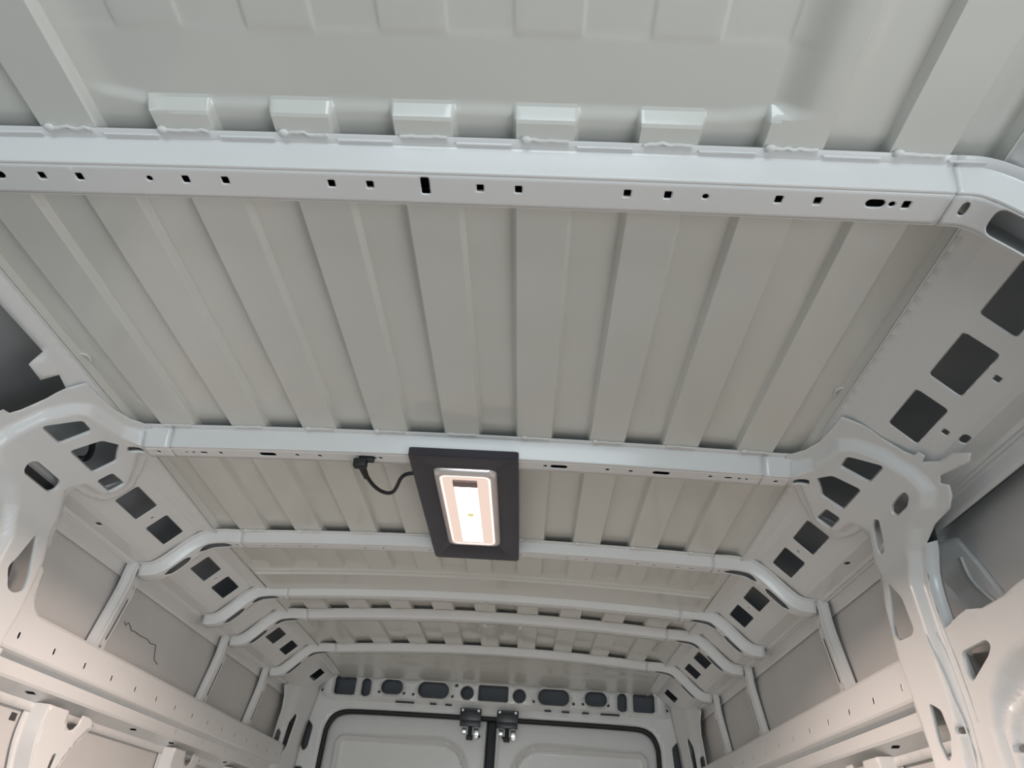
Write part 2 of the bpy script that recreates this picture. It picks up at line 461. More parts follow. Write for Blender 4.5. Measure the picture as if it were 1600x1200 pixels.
# weld tabs and beads of sealant where the low ribs sit on each bow's front flange
def bead(x, y, seed, L=.07):
    rng = np.random.RandomState(seed); pts = []
    for k in range(9):
        xx = x-L/2+L*k/8; pts.append((xx, y+.001*rng.randn(), float(base(xx, y))-.0025))
    V, F = tube(pts, .0022, 6)
    b = []
    if rng.rand() > .25:
        bx = x-L/2+rng.rand()*.01
        bm = bmesh.new(); bmesh.ops.create_icosphere(bm, subdivisions=2, radius=.0048)
        bmesh.ops.scale(bm, vec=(1.4, 1, .8), verts=bm.verts); bmesh.ops.translate(bm, vec=(bx, y-.001, float(base(bx, y))-.003), verts=bm.verts)
        b = [([v.co[:] for v in bm.verts], [[v.index for v in f.verts] for f in bm.faces])]; bm.free()
    return join((V, F), *b)
for bi, (t, y0) in enumerate(((bow1, .586), (bow2, 1.309), (bow3, 1.822), (bow5, 2.53), (bow6, 3.0))):
    for k in range(-4, 5):
        V, F = bead((k*PER-.002)*float(xsc(y0)), y0-.0165, 17*bi+k+9, .058)
        mesh('sealant_bead', V, F, M_SEAL, t, 60)
# double pressed grooves on the first bow's front flange
for k in range(-4, 5):
    if abs(k) > 4: continue
    x0 = k*PER+PER/2-.002
    pts = [(x0-.034+.068*q/6, .5775, float(base(x0-.034+.068*q/6, .57))-.0028) for q in range(7)]
    V, F = tube(pts, .0016, 6); mesh('flange_bead', V, F, M_WHITE, bow1, 60)

# ------------------------------------------------------------------ roof side panels with square openings
CANT = [(.693, .7185), (.722, .703), (.738, .6895), (.757, .671), (.797, .637), (.825, .611), (.838, .603), (.858, .600), (.874, .599), (.8775, .592), (.882, .598), (.8865, .590), (.891, .596), (.895, .588), (.900, .560)]
def cant_map(sx):
    P = np.array(CANT); Sg = np.concatenate([[0], np.cumsum(np.hypot(*np.diff(P, axis=0).T))])
    T = np.gradient(P, Sg, axis=0); T /= np.linalg.norm(T, axis=1)[:, None]; N = np.stack([T[:, 1], -T[:, 0]], 1)
    def f(u, y, d):
        u = np.asarray(u, float)
        x = np.interp(u, Sg, P[:, 0]); z = np.interp(u, Sg, P[:, 1]); nx = np.interp(u, Sg, N[:, 0]); nz = np.interp(u, Sg, N[:, 1])
        zz = base(.70, y)-.0035-.7185
        z = z+zz*np.clip(1-u/Sg[2], 0, 1)
        return np.stack([sx*(x+nx*d), y+0*x, z+nz*d], -1)
    return f, Sg
_, SG = cant_map(1)
s_of = lambda x: float(np.interp(x, [p_[0] for p_ in CANT], SG))
SQ = [(.53, .63), (.675, .783), (.825, .931), (.973, 1.079), (1.499, 1.606), (1.661, 1.768), (1.949, 2.055), (2.113, 2.217), (2.665, 2.765), (2.845, 2.937), (3.318, 3.410)]
for sx in (-1, 1):
    mf, _ = cant_map(sx)
    si, so = s_of(.7555), s_of(.797); smax = SG[-1]
    holes = []
    for a, b in SQ:
        if sx < 0 and b < 1.2: continue
        holes.append(rpoly([(si, a), (so, a+.004), (so, b+.006), (si, b)], .005, 2))
    lc = []
    if sx > 0:
        for y in (.869, 1.022): holes.append(rrect(s_of(.811), y, .009, .011, .001, 1))
        holes.append(rrect(s_of(.832), 1.012, .012, .022, .006, 4))
    for y in (1.64, 2.085, 2.80): holes.append(circ(s_of(.776), y, .0028, 8))
    for y in (1.56, ): holes.append(rrect(s_of(.850), y, .010, .018, .005, 4))
    holes.append([(.034, 1.165), (.150, 1.135), (.150, 1.43), (.095, 1.452), (.078, 1.430), (.034, 1.375)])
    if sx > 0:
        outl = [(0, -1.7), (smax, -1.7), (smax, 3.535), (0, 3.535)]
        lab = 'long pressed white roof side panel with square openings, on the right side'
    else:
        sc = s_of(.722)
        outl = [(0, -1.7), (sc, -1.7), (sc, 1.02), (sc+.030, 1.03), (sc+.034, 1.075), (sc+.006, 1.085), (sc+.016, 1.14), (smax, 1.18), (smax, 3.535), (0, 3.535)]
        lab = 'long pressed white roof side panel with square openings, on the left side'
    t = thing('roof_side_panel', lab, 'body panel', (sx*.78, 1.8, .65), 'roof side panels')
    panel('pressed_sheet', outl, holes, mf, M_WHITE, t, g=.03, gu=.0125, creases=SG[1:-1], lip=.002, sink=.0015, smooth=6)
# seam trim joining ceiling and side panel
for sx, nm in ((-1, 'trim_1'), (1, 'trim_2')):
    pts = [(sx*.6935, y, float(base(.70, y))-.0042) for y in np.arange(-.2, 3.44, .06)]
    V, F = tube(pts, .0016, 6); struct(mesh(nm, V, F, M_SEAL, None, 60))

# ------------------------------------------------------------------ main pillars with corner brackets at the second bow
PIL = [(.6064, .7243), (.66, .722), (.70, .712), (.74, .6875), (.823, .6015), (.862, .52), (.872, .375), (.885, .2), (.888, -.1)]
class LinPath(Path):
    pass
def pil_map(sx):
    P = np.array(PIL, float)
    # arclength of the raw polyline kept as parameter; rounded only a little at the bends
    S0 = np.concatenate([[0], np.cumsum(np.hypot(*np.diff(P, axis=0).T))])
    us = np.arange(0, S0[-1], .004); R = np.stack([np.interp(us, S0, P[:, 0]), np.interp(us, S0, P[:, 1])], 1)
    k = np.ones(7)/7; Rp = np.pad(R, ((3, 3), (0, 0)), mode='reflect', reflect_type='odd'); R = np.stack([np.convolve(Rp[:, i], k, 'valid') for i in (0, 1)], 1)
    T = np.gradient(R, us, axis=0); T /= np.linalg.norm(T, axis=1)[:, None]; N = np.stack([T[:, 1], -T[:, 0]], 1)
    def f(u, y, d):
        u = np.asarray(u, float); I = lambda a: np.interp(u, us, a)
        return np.stack([sx*(I(R[:, 0])+I(N[:, 0])*d), y+0*u, I(R[:, 1])+I(N[:, 1])*d], -1)
    return f
OUT_R = [(.050, 1.296), (.075, 1.262), (.088, 1.222), (.0938, 1.16), (.0945, 1.124), (.1294, 1.119), (.1663, 1.119), (.2096, 1.111), (.226, 1.104), (.2285, 1.089), (.2394, 1.087), (.2435, 1.103), (.2610, 1.075), (.2655, 1.040), (.2845, 1.007), (.2935, 1.022), (.2784, 1.098), (.2872, 1.109), (.2985, 1.095), (.3134, 1.106), (.3263, 1.131), (.330, 1.19), (.3457, 1.243), (.3774, 1.270), (.4145, 1.282), (.4873, 1.283), (.5471, 1.275), (.6309, 1.272), (.80, 1.30), (.95, 1.33), (.95, 1.48), (.80, 1.47), (.6827, 1.445), (.6076, 1.4575), (.5052, 1.466), (.4482, 1.458), (.3908, 1.4563), (.3154, 1.4196), (.2739, 1.382), (.2513, 1.378), (.2456, 1.431), (.232, 1.47), (.2058, 1.487), (.1700, 1.487), (.1300, 1.45), (.0980, 1.405), (.050, 1.372)]
OUT_L = OUT_R[:-17] + [(.95, 1.48), (.80, 1.47), (.6827, 1.447), (.6076, 1.4575), (.530, 1.466), (.512, 1.50), (.512, 1.72), (.5025, 1.722), (.5038, 1.656), (.5034, 1.589), (.5000, 1.536), (.4885, 1.495), (.4635, 1.474), (.4136, 1.4665), (.4071, 1.4470), (.3609, 1.4440), (.3154, 1.4196), (.2739, 1.382), (.2513, 1.378), (.2456, 1.431), (.232, 1.47), (.2058, 1.487), (.1700, 1.487), (.1300, 1.45), (.0980, 1.405), (.050, 1.372)]
PLAT = [(.03, 1.3165), (.072, 1.3165), (.100, 1.285), (.120, 1.190), (.140, 1.170), (.190, 1.143), (.245, 1.135), (.285, 1.135), (.305, 1.165), (.318, 1.225), (.345, 1.275), (.40, 1.305), (.60, 1.302), (.95, 1.36), (.95, 1.42), (.62, 1.428), (.50, 1.440), (.40, 1.432), (.315, 1.40), (.262, 1.352), (.232, 1.370), (.225, 1.430), (.203, 1.458), (.172, 1.455), (.135, 1.415), (.104, 1.366), (.03, 1.360)]
def plat_depth(P):
    q = np.where(inside(P, PLAT), 1, -1)*dist(P, PLAT)
    top = np.interp(P[:, 0], [0, .054, .095, .142], [.0415, .038, .028, .019])
    d = .0025+(top-.0025)*sstep((q+.009)/.017)
    return d
H_COMMON = [rpoly([(.147, 1.203), (.203, 1.160), (.203, 1.2205), (.1485, 1.238)], .006, 3),
            rpoly([(.1245, 1.310), (.148, 1.281), (.2005, 1.258), (.2005, 1.347), (.156, 1.357)], .005, 3),
            rpoly([(.1765, 1.437), (.1795, 1.386), (.207, 1.380), (.207, 1.432)], .005, 3),
            rpoly([(.0816, 1.335), (.112, 1.327), (.1165, 1.343), (.082, 1.352)], .003, 2)]
H_R = H_COMMON+[rpoly([(.261, 1.178), (.272, 1.179), (.281, 1.20), (.281, 1.240), (.273, 1.246), (.263, 1.234), (.259, 1.20)], .006, 3),
       rpoly([(.258, 1.303), (.264, 1.297), (.294, 1.322), (.311, 1.343), (.3125, 1.359), (.304, 1.359), (.268, 1.325)], .004, 3),
       rpoly([(.3718, 1.390), (.4092, 1.358), (.468, 1.350), (.474, 1.362), (.4711, 1.412), (.4577, 1.425), (.4247, 1.409)], .007, 3),
       rpoly([(.5923, 1.373), (.6079, 1.345), (.6453, 1.340), (.678, 1.360), (.6796, 1.372), (.6492, 1.381)], .005, 3),
       circ(.642, 1.312, .005), rpoly([(.508, 1.440), (.520, 1.432), (.524, 1.440), (.512, 1.449)], .001, 1)]
H_L = H_COMMON+[rrect(.273, 1.272, .030, .100, .0149, 6),
       rpoly([(.3715, 1.3705), (.4001, 1.386), (.4512, 1.409), (.4703, 1.411), (.4820, 1.39), (.4803, 1.3688), (.4479, 1.342), (.4300, 1.352)], .008, 3), circ(.500, 1.45, .004)]
for sx, ol, hs, lab in ((1, OUT_R, H_R, 'white body pillar with branching pierced corner bracket on the right side'), (-1, OUT_L, H_L, 'white body pillar with branching pierced corner bracket on the left side, beside the side door opening')):
    t = thing('body_pillar', lab, 'pillar', (sx*.87, 1.37, 0))
    mf = pil_map(sx)
    panel('corner_bracket', ol, hs, mf, M_WHITE, t, g=.0062, depth=plat_depth, lip=.003, sink=.0045, smooth=50)
    panel('slot_shade_panel', [(.245, 1.16), (.35, 1.25), (.36, 1.40), (.30, 1.38), (.245, 1.36)], [], lambda u, v, d, mf=mf: mf(u, v, d-.022), M_INNER, t, g=.03, smooth=40)  # added dark panel, painted shade behind the pillar slots
    # return flange down the door side of the pillar
    fl = [(.3457, 1.243), (.3774, 1.270), (.4145, 1.282), (.4873, 1.283), (.5471, 1.275), (.6309, 1.272), (.80, 1.30), (.95, 1.33)]
    A = np.array(smoothpts(fl, 2)); rows = []
    for d in (.0025, -.020, -.030): rows.append(mf(A[:, 0], A[:, 1]+(.012 if d < -.025 else 0), np.full(len(A), d)))
    V = np.concatenate(rows); n = len(A)
    F = [[r_*n+i, r_*n+i+1, (r_+1)*n+i+1, (r_+1)*n+i] for r_ in range(2) for i in range(n-1)]
    mesh('return_flange', V, F, M_WHITE, t, 40, .0015)
    # raised stiffening lip lines along the pillar
    for off in (.018, .030):
        B = np.array(smoothpts([(a, b+off) for a, b in fl[3:]], 2)); pts = mf(B[:, 0], B[:, 1], plat_depth(B)+.0005)
        V, F = tube(pts, .0016, 6); mesh('stiffening_bead', V, F, M_WHITE, t, 60)
    # rear flange folded back to the outer skin
    fl = [(.2513, 1.378), (.2739, 1.382), (.3154, 1.4196), (.3908, 1.4563), (.4482, 1.462), (.5052, 1.466)]
    if sx < 0: fl = [(.2513, 1.378), (.2739, 1.382), (.3154, 1.4196), (.3609, 1.4440), (.4071, 1.4470), (.4136, 1.4665), (.4635, 1.474), (.4885, 1.495), (.5000, 1.536), (.5034, 1.589), (.5038, 1.656), (.5025, 1.722)]
    A = np.array(smoothpts(fl, 1)); rows = [mf(A[:, 0], A[:, 1], np.full(len(A), d)) for d in (.0025, -.004)]
    V = np.concatenate(rows); n = len(A); F = [[i, i+1, n+i+1, n+i] for i in range(n-1)]
    mesh('rear_flange', V, F, M_WHITE, t, 40, .001)

# ------------------------------------------------------------------ wall posts between rail and roof (three a side)
def post(sx, y, lab):
    t = thing('wall_post', lab, 'post', (sx*.89, y, .37), 'slim wall posts above the side rails')
    top = [(.869, .602), (.8745, .585), (.876, .55), (.879, .523), (.903, .407), (.912, .360)]
    p = Path(top, 2, sx=sx)
    def dep(P):
        v = P[:, 1]; d = -.012+.012*sstep((v+.036)/.010)*sstep((.030-v)/.008)
        d = d+.003*np.exp(-((v+.014)/.0035)**2)
        return d*1.0
    s = lambda z: float(np.interp(-z, -p.P[:, 1], p.S))
    holes = [rrect((s(.515)+s(.412))/2, .011, s(.412)-s(.515), .0105, .005, 4), rrect(s(.545), .010, .010, .006, .003, 3), rrect(s(.392), .004, .009, .006, .003, 3)]
    extra = [(u, v) for u in np.arange(.01, p.L, .02) for v in (-.036, -.031, -.026, -.022, -.018, -.016, -.014, -.012, -.008, -.003, .022, .025, .028, .030)]
    mf = lambda u, v, d: p.at(u, y+v, -d) if False else p.at(u, y+v, d)
    panel('post_sheet', [(0, -.044), (p.L, -.044), (p.L, .036), (0, .036)], holes, mf, M_WHITE, t, g=.02, depth=dep, lip=.002, sink=.0015, extra=extra, smooth=30)
for sx, side in ((-1, 'left'), (1, 'right')):
    for y, lab in ((1.838, 'slim slotted white post on the %s wall, nearest the camera, below the third roof beam' % side),
                   (2.545, 'slim slotted white post on the %s wall, the middle one of three' % side),
                   (3.015, 'slim slotted white post on the %s wall, nearest the rear doors' % side)):
        post(sx, y, lab)

# ------------------------------------------------------------------ side rails
RAIL = [(.936, .382), (.900, .379), (.874, .377), (.870, .371), (.870, .304), (.872, .300), (.893, .297), (.896, .293), (.898, .264), (.901, .259), (.934, .246), (.9385, .242), (.940, .222)]
for sx, side in ((-1, 'left'), (1, 'right')):
    t = thing('side_rail', 'long stepped white side rail with a row of small slots on the %s wall' % side, 'rail', (sx*.9, 2.5, .32), 'side rails along both walls')
    P = np.array(RAIL); Sg = np.concatenate([[0], np.cumsum(np.hypot(*np.diff(P, axis=0).T))])
    T = np.gradient(P, Sg, axis=0); T /= np.linalg.norm(T, axis=1)[:, None]; N = np.stack([T[:, 1], -T[:, 0]], 1)
    def mf(u, y, d, sx=sx):
        u = np.asarray(u, float); I = lambda a: np.interp(u, Sg, a)
        return np.stack([sx*(I(P[:, 0])-I(N[:, 0])*d), y+0*u, I(P[:, 1])-I(N[:, 1])*d], -1)
    def sz(z, k0, k1): return float(np.interp(-z, [-P[k0, 1], -P[k1, 1]], [Sg[k0], Sg[k1]]))
    holes = []
    for k in range(-1, 14): holes.append(rrect(sz(.328, 3, 4), 1.610+k*.1318, .0125, .0065, .003, 3))
    for k in (2.38, 2.60, 2.82): holes.append(rrect(sz(.279, 7, 8), k, .016, .004, .0018, 2))
    for y in (1.66, 2.16, 2.42, 2.90): holes.append(rpoly([((Sg[9]+Sg[10])/2-.006, y), ((Sg[9]+Sg[10])/2, y-.022), ((Sg[9]+Sg[10])/2+.006, y), ((Sg[9]+Sg[10])/2, y+.022)], .003, 2))
    extra = [(s, y) for s in Sg[1:-1] for y in np.arange(1.42, 3.4, .06)]
    panel('pressed_rail', [(0, 1.40), (Sg[-1], 1.40), (Sg[-1], 3.43), (0, 3.43)], holes, mf, M_WHITE, t, g=.05, gu=.02, creases=Sg[1:-1], lip=.0015, sink=.0012, smooth=25)
    # overlapping end sleeve at the pillar
    h2_ = []
    a, b = 1.36, (1.497 if sx > 0 else 1.435)
    mfo = lambda u, y, d: mf(u, y, d+.002)
    panel('end_sleeve', [(Sg[2], a), (Sg[10], a), (Sg[10], b-.02), (Sg[8]+.01, b+.002), (Sg[6], b+.004), (Sg[5], b+.020), (Sg[3]+.03, b+.024), (Sg[2], b+.032)], [], mfo, M_WHITE, t, g=.02, gu=.008, creases=Sg[3:10], thick=.0015)

# ------------------------------------------------------------------ lower posts below the rails
def lower_post(sx, y, lab):
    t = thing('lower_post', lab, 'post', (sx*.93, y, 0), 'flared posts below the side rails')
    LP = [(.9065, .241), (.909, .19), (.913, .10), (.915, -.30)]
    p = Path(LP, 1, sx=sx)
    ol = [(0, -.055), (.03, -.060), (.08, -.055), (.14, -.028), (.22, -.012), (.55, -.010), (.55, .052), (.22, .050), (.14, .058), (.10, .072), (.05, .108), (.012, .150), (.0, .120), (0, .085), (.022, .078), (.034, .066), (.037, .052), (.032, .038), (.018, .028), (0, .022)]
    hs = [rrect(.165, .036, .15, .012, .006, 4)]
    panel('post_face', ol, hs, lambda u, v, d: p.at(u, y+v, d), M_WHITE, t, g=.012, lip=.003, sink=.003, thick=.0015)
    A = np.array(smoothpts([(0, -.055), (.03, -.060), (.08, -.055), (.14, -.028), (.22, -.012), (.55, -.010)], 2)); n = len(A)
    rows = [p.at(A[:, 0], y+A[:, 1]-o, -d) for o, d in ((0, 0), (.003, .003), (.008, .030), (.012, .034), (.030, .035))]
    V = np.concatenate(rows); F = [[r_*n+i, r_*n+i+1, (r_+1)*n+i+1, (r_+1)*n+i] for r_ in range(4) for i in range(n-1)]
    mesh('front_flank', V, F, M_WHITE, t, 40, .0015)
    B = np.array(smoothpts([(.55, .052), (.22, .050), (.14, .058), (.10, .072), (.05, .108), (.012, .150)], 1)); n = len(B)
    rows = [p.at(B[:, 0], y+B[:, 1]+o, -d) for o, d in ((0, 0), (.006, .030))]
    V = np.concatenate(rows); F = [[i, i+1, n+i+1, n+i] for i in range(n-1)]
    mesh('rear_flank', V, F, M_WHITE, t, 40, .0015)
for sx, side in ((-1, 'left'), (1, 'right')):
    for y, o in ((1.79, 'nearest the camera'), (2.50, 'second from the camera'), (3.02, 'nearest the rear doors')):
        lower_post(sx, y, 'flared white post under the %s side rail, %s' % (side, o))

# ------------------------------------------------------------------ right side inner panel below the window line, ahead of the pillar
def mfr(sx):
    P = [(.868, .395), (.872, .375), (.882, .2), (.888, 0), (.888, -.6)]
    p = Path(P, 1, sx=sx); return lambda u, v, d: p.at(u, v, d)
REC = [(.075, .40), (.0765, 1.06), (.080, 1.136), (.097, 1.183), (.131, 1.224), (.174, 1.244), (.60, 1.25), (.60, .40)]
REC2 = [(.128, .40), (.133, 1.10), (.140, 1.170), (.155, 1.203), (.182, 1.220), (.60, 1.225), (.60, .40)]
def rdep(P):
    q = np.where(inside(P, REC), 1, -1)*dist(P, REC); q2 = np.where(inside(P, REC2), 1, -1)*dist(P, REC2)
    return -.030*sstep((q+.004)/.042)+.012*sstep((q2+.012)/.012)-.008*sstep((q2-.004)/.014)
hs = [rpoly([(.0575, 1.254), (.0566, 1.183), (.0630, 1.177), (.0725, 1.189), (.0990, 1.254), (.0860, 1.258)], .005, 3), circ(.2044, 1.214, .005, 10), circ(.245, 1.175, .032, 24)]
t = thing('side_inner_panel', 'white pressed inner panel with triangular hole and deep recess on the right wall', 'body panel', (.87, .9, .2))
ip = panel('pressed_sheet', [(.002, .30), (.0, .98), (.004, 1.06), (.010, 1.10), (.010, 1.16), (.0, 1.20), (.012, 1.296), (.60, 1.296), (.60, .30)], hs, mfr(1), M_WHITE, t, g=.0058, depth=rdep, lip=.004, sink=.005, smooth=50)
# reinforcement strip on the outer skin behind the pillar, and its curled bead
pr_ = Path(SKIN, 2, sx=1)
def sk(z, y, d=0.0):
    m = (pr_.P[:, 0] > .88) & (pr_.P[:, 1] < .6)
    u = float(np.interp(-z, -pr_.P[m][:, 1], pr_.S[m])); return pr_.at(u, y, d).ravel()+np.array([.045*float(sstep((1.40-y)/.06)), 0, 0])
t = thing('skin_reinforcement', 'blue-grey shaded reinforcement strip on the right outer skin behind the pillar', 'body panel', (.9, 1.28, .45))
V = []
zz = np.linspace(.560, .340, 14)
for z in zz:
    ys_ = np.interp(z, [.34, .42, .50, .56], [1.215, 1.225, 1.255, 1.29])
    for o, d in ((0, .001), (.003, .009), (.10, .012), (.14, .012)): V.append(sk(z, ys_+o, d))
F = [[i*4+j, i*4+j+1, (i+1)*4+j+1, (i+1)*4+j] for i in range(13) for j in range(3)]
mesh('strip', V, F, M_SIDE, t, 35, .0015)
pts = [sk(z, y, .013) for z, y in smoothpts([(.520, 1.285), (.480, 1.285), (.445, 1.262), (.425, 1.245), (.40, 1.245), (.36, 1.240)], 2)]
V, F = tube(pts, .0028, 8); mesh('curled_bead', V, F, M_SIDE, t, 60)

# ------------------------------------------------------------------ header above the rear doors (wall_back), corner pillars
HY = 3.55
def hmap(u, v, d):
    u = np.asarray(u, float); v = np.asarray(v, float)
    yy = HY-.05*np.clip((v-.60)/.09, -.2, 1)**2*0+(.60-np.minimum(v, .60))*-.0
    return np.stack([u+0*v, yy-d+0*u, v+0*u], -1)
TOP = [(x, float(base(x, 3.46))-.0) for x in np.linspace(-.70, .70, 15)]
hole_h = []
for sx in (-1, 1):
    hole_h += [rrect(sx*.682, .648, .096, .080, .014, 4), rrect(sx*.585, .645, .042, .078, .020, 6), rrect(sx*.466, .654, .098, .060, .028, 6), rrect(sx*.275, .651, .140, .066, .031, 7), circ(sx*.119, .646, .028, 20)]
    hole_h += [circ(sx*.635, .612, .005, 8), circ(sx*.522, .630, .004, 8), circ(sx*.408, .630, .004, 8), circ(sx*.365, .628, .004, 8), circ(sx*.185, .628, .004, 8), circ(sx*.79, .628, .004, 8)]
hole_h.append(rrect(0.0, .650, .132, .064, .006, 3)); hole_h.append(rrect(-.17, .675, .012, .008, .002, 2))
OPEN = [(-.757, -.9), (-.757, .44), (-.738, .515), (-.695, .549), (-.62, .556), (0, .558), (.62, .556), (.695, .549), (.738, .515), (.757, .44), (.757, -.9)]
OPEN = [tuple(p_) for p_ in smoothpts(OPEN, 2)]
outl = [(-.86, -.9)] + OPEN[1:-1] if False else [(.757, -.9), (.90, -.9), (.90, .30), (.885, .55), (.855, .665), (.74, .690)] + TOP[::-1] + [(-.74, .690), (-.855, .665), (-.885, .55), (-.90, .30), (-.90, -.9), (-.757, -.9)] + OPEN[1:-1]
def hdep(P):
    x, z = P[:, 0], P[:, 1]
    # flat hole field, then a step back to the door frame
    d = .0+.028*sstep((z-.590-.008*(np.abs(x) < .18))/.014)
    d = d+.010*sstep((.20-np.abs(x))/.03)*sstep((z-.572)/.01)
    d = d*sstep((.80-np.abs(x))/.04)
    for h in hole_h:
        if len(h) > 10:
            pass
    return d
# door pillar slots
for sx in (-1, 1):
    hole_h.append([(sx*abs(a), b) for a, b in rpoly([(.805, .475), (.830, .500), (.842, .490), (.842, .40), (.826, .375), (.812, .39)], .010, 3)])
    hole_h.append(rrect(sx*.835, .275, .040, .070, .012, 4))
wb = panel('wall_back', outl, hole_h, hmap, M_WHITE, None, g=.02, depth=hdep, lip=.005, sink=.006, smooth=40)
struct(wb)
# raised collars round the header openings, dark back plates keeping sky light out
for h in hole_h:
    A = np.array(h)
    if len(h) >= 20 and A[:, 1].min() > .55 and np.ptp(A[:, 0]) > .03:
        o2 = offset(densify(h, .02), .0065)
        V, F = tube([(a, HY-.0285, b) for a, b in o2], .0022, 6, closed=True)
        mesh('opening_collar', V, F, M_WHITE, wb, 60)
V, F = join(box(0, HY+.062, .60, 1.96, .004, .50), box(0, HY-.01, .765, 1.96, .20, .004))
M_DEEP = paint('deep_cavity_shade', (.13, .137, .15), .6, 0, .01)  # darker still: shade behind the header put into the colour
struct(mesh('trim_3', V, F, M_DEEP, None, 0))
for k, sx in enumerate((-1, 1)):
    V, F = box(sx*.86, HY+.06, .1, .16, .004, 1.1)  # back plates behind the pillar slots, shade in their colour
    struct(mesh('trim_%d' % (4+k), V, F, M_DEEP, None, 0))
# slots in the step under the header, their shade put in as black boxes
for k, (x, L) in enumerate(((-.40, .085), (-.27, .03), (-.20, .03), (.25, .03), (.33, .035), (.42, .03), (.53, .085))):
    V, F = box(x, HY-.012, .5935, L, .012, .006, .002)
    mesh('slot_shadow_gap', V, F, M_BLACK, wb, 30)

# diagonal rear corner pillars between side skin and header
for sx, side in ((-1, 'left'), (1, 'right')):
    t = thing('rear_pillar', 'slotted white rear corner pillar beside the %s rear door' % side, 'pillar', (sx*.88, 3.42, 0), 'rear corner pillars')
    a = np.array([.915, 3.26]); b = np.array([.845, 3.545])
    def mp(u, v, d, sx=sx, a=a, b=b):
        u = np.asarray(u, float); v = np.asarray(v, float); e = (b-a)/np.linalg.norm(b-a); n_ = np.array([-e[1], e[0]])
        lean = -.05*np.clip((v-.3)/.35, 0, 1)**1.5
        return np.stack([sx*(a[0]+e[0]*u+n_[0]*d+lean), a[1]+e[1]*u+n_[1]*d+0*v, v+0*u], -1)
    L = float(np.linalg.norm(b-a))
    ol = [(.06, -.9), (L, -.9), (L, .655), (.16, .655), (.10, .64), (.02, .60), (.0, .585), (.03, .55), (.05, .50), (.055, .40)]
    def dp(P): return .012*sstep((P[:, 0]-.09)/.02)*sstep((L-.02-P[:, 0])/.02)
    hs = [rpoly([(.125, .46), (.155, .50), (.170, .49), (.165, .37), (.140, .335), (.125, .36)], .012, 3), rrect(.085, .36, .030, .13, .014, 5), rrect(.20, .19, .05, .12, .02, 4)]
    panel('pillar_sheet', ol, hs, mp, M_WHITE, t, g=.018, depth=dp, lip=.004, sink=.004, thick=.0015)
    # black wiring loom seen through the slot
    pts = [tuple(mp(np.array(u), np.array(v), np.array(d))) for u, v, d in smoothpts([(.15, .62, -.03), (.152, .50, -.008), (.150, .46, -.006), (.142, .42, -.006), (.138, .38, -.004), (.132, .39, -.008)], 2)]
    V, F = tube(pts, .007, 8)
    tag(mesh('wiring_loom', V, F, M_BLACK, None, 60), 'black wiring loom behind the slot of the %s rear pillar' % side, 'cable')

# ------------------------------------------------------------------ rear doors, seal, latches
for sx, nm, side in ((-1, 'door_1', 'left'), (1, 'door_2', 'right')):
    x0, x1 = .018, .752
    ol = [(x0, -.9), (x1, -.9), (x1, .44), (.733, .505), (.690, .537), (.62, .546), (x0, .549)]
    WIN = rpoly([(.12, -.7), (.68, -.7), (.68, .43), (.12, .43)], .12, 8) if False else rpoly([(.105, -.6), (.685, -.6), (.685, .440), (.205, .445), (.14, .412), (.105, .34)], .030, 5)
    def dd(P, WIN=WIN):
        q = np.where(inside(P, WIN), 1, -1)*dist(P, WIN)
        return .007*sstep((q+.016)/.007)*sstep((.003-q)/.008)-.018*sstep((q-.001)/.008)
    mp = lambda u, v, d, sx=sx: np.stack([sx*np.asarray(u, float), 3.590-d+0*np.asarray(u, float), np.asarray(v, float)], -1)
    o = panel(nm, ol, [circ(.055, .480, .006, 10)], mp, M_WHITE, None, g=.0085, depth=dd, lip=.002, sink=.002, thick=.003, smooth=50)
    struct(o)
    # hinge-side folded lip and central edge flange
    V, F = box(sx*.030, 3.580, .0, .010, .022, 1.10, .003); mesh('edge_flange', V, F, M_WHITE, o, 30)
    V, F = box(sx*.0185, 3.586, .0, .006, .016, 1.10, .002); mesh('rubber_edge', V, F, M_BLACK, o, 30)
V, F = box(0, 3.612, -.15, .06, .006, 1.4)
struct(mesh('trim_6', V, F, M_BLACK, None, 0))
pts = [(x*.990, 3.556, z-.009) for x, z in OPEN]
V, F = tube(pts, .0115, 10)
tag(mesh('door_seal', V, F, M_BLACK, None, 60), 'black rubber weather seal around the rear door opening', 'seal')
for x, nm in ((-.095, 'left'), (.071, 'right')):
    t = thing('door_latch', 'black latch bracket with zinc bolts at the top of the %s rear door' % nm, 'latch', (x, 3.53, .56), 'rear door latches')
    parts = join(box(x, 3.520, .556, .096, .012, .050, .003), box(x, 3.530, .524, .092, .020, .030, .003), box(x, 3.516, .578, .090, .010, .008, .002))
    mesh('bracket', *parts, M_DARKM, t, 35)
    for dx in (-.036, .036):
        V, F = cyl((x+dx, 3.513, .572), (x+dx, 3.507, .572), .006, 10); mesh('bolt', V, F, M_METAL, t, 40)
    for bb in ((x-.028, 3.568, .496, .022, .012, .022, .003), (x+.028, 3.568, .492, .024, .012, .030, .003)): mesh('striker_plate', *box(*bb), M_METAL, t, 35)
    V, F = join(cyl((x, 3.556, .525), (x, 3.556, .462), .009, 12), box(x, 3.552, .468, .028, .022, .020, .003)); mesh('plunger', V, F, M_BLACK, t, 40)
    V, F = cyl((x+.030, 3.560, .474), (x+.030, 3.553, .474), .008, 12); mesh('bolt', V, F, M_METAL, t, 40)

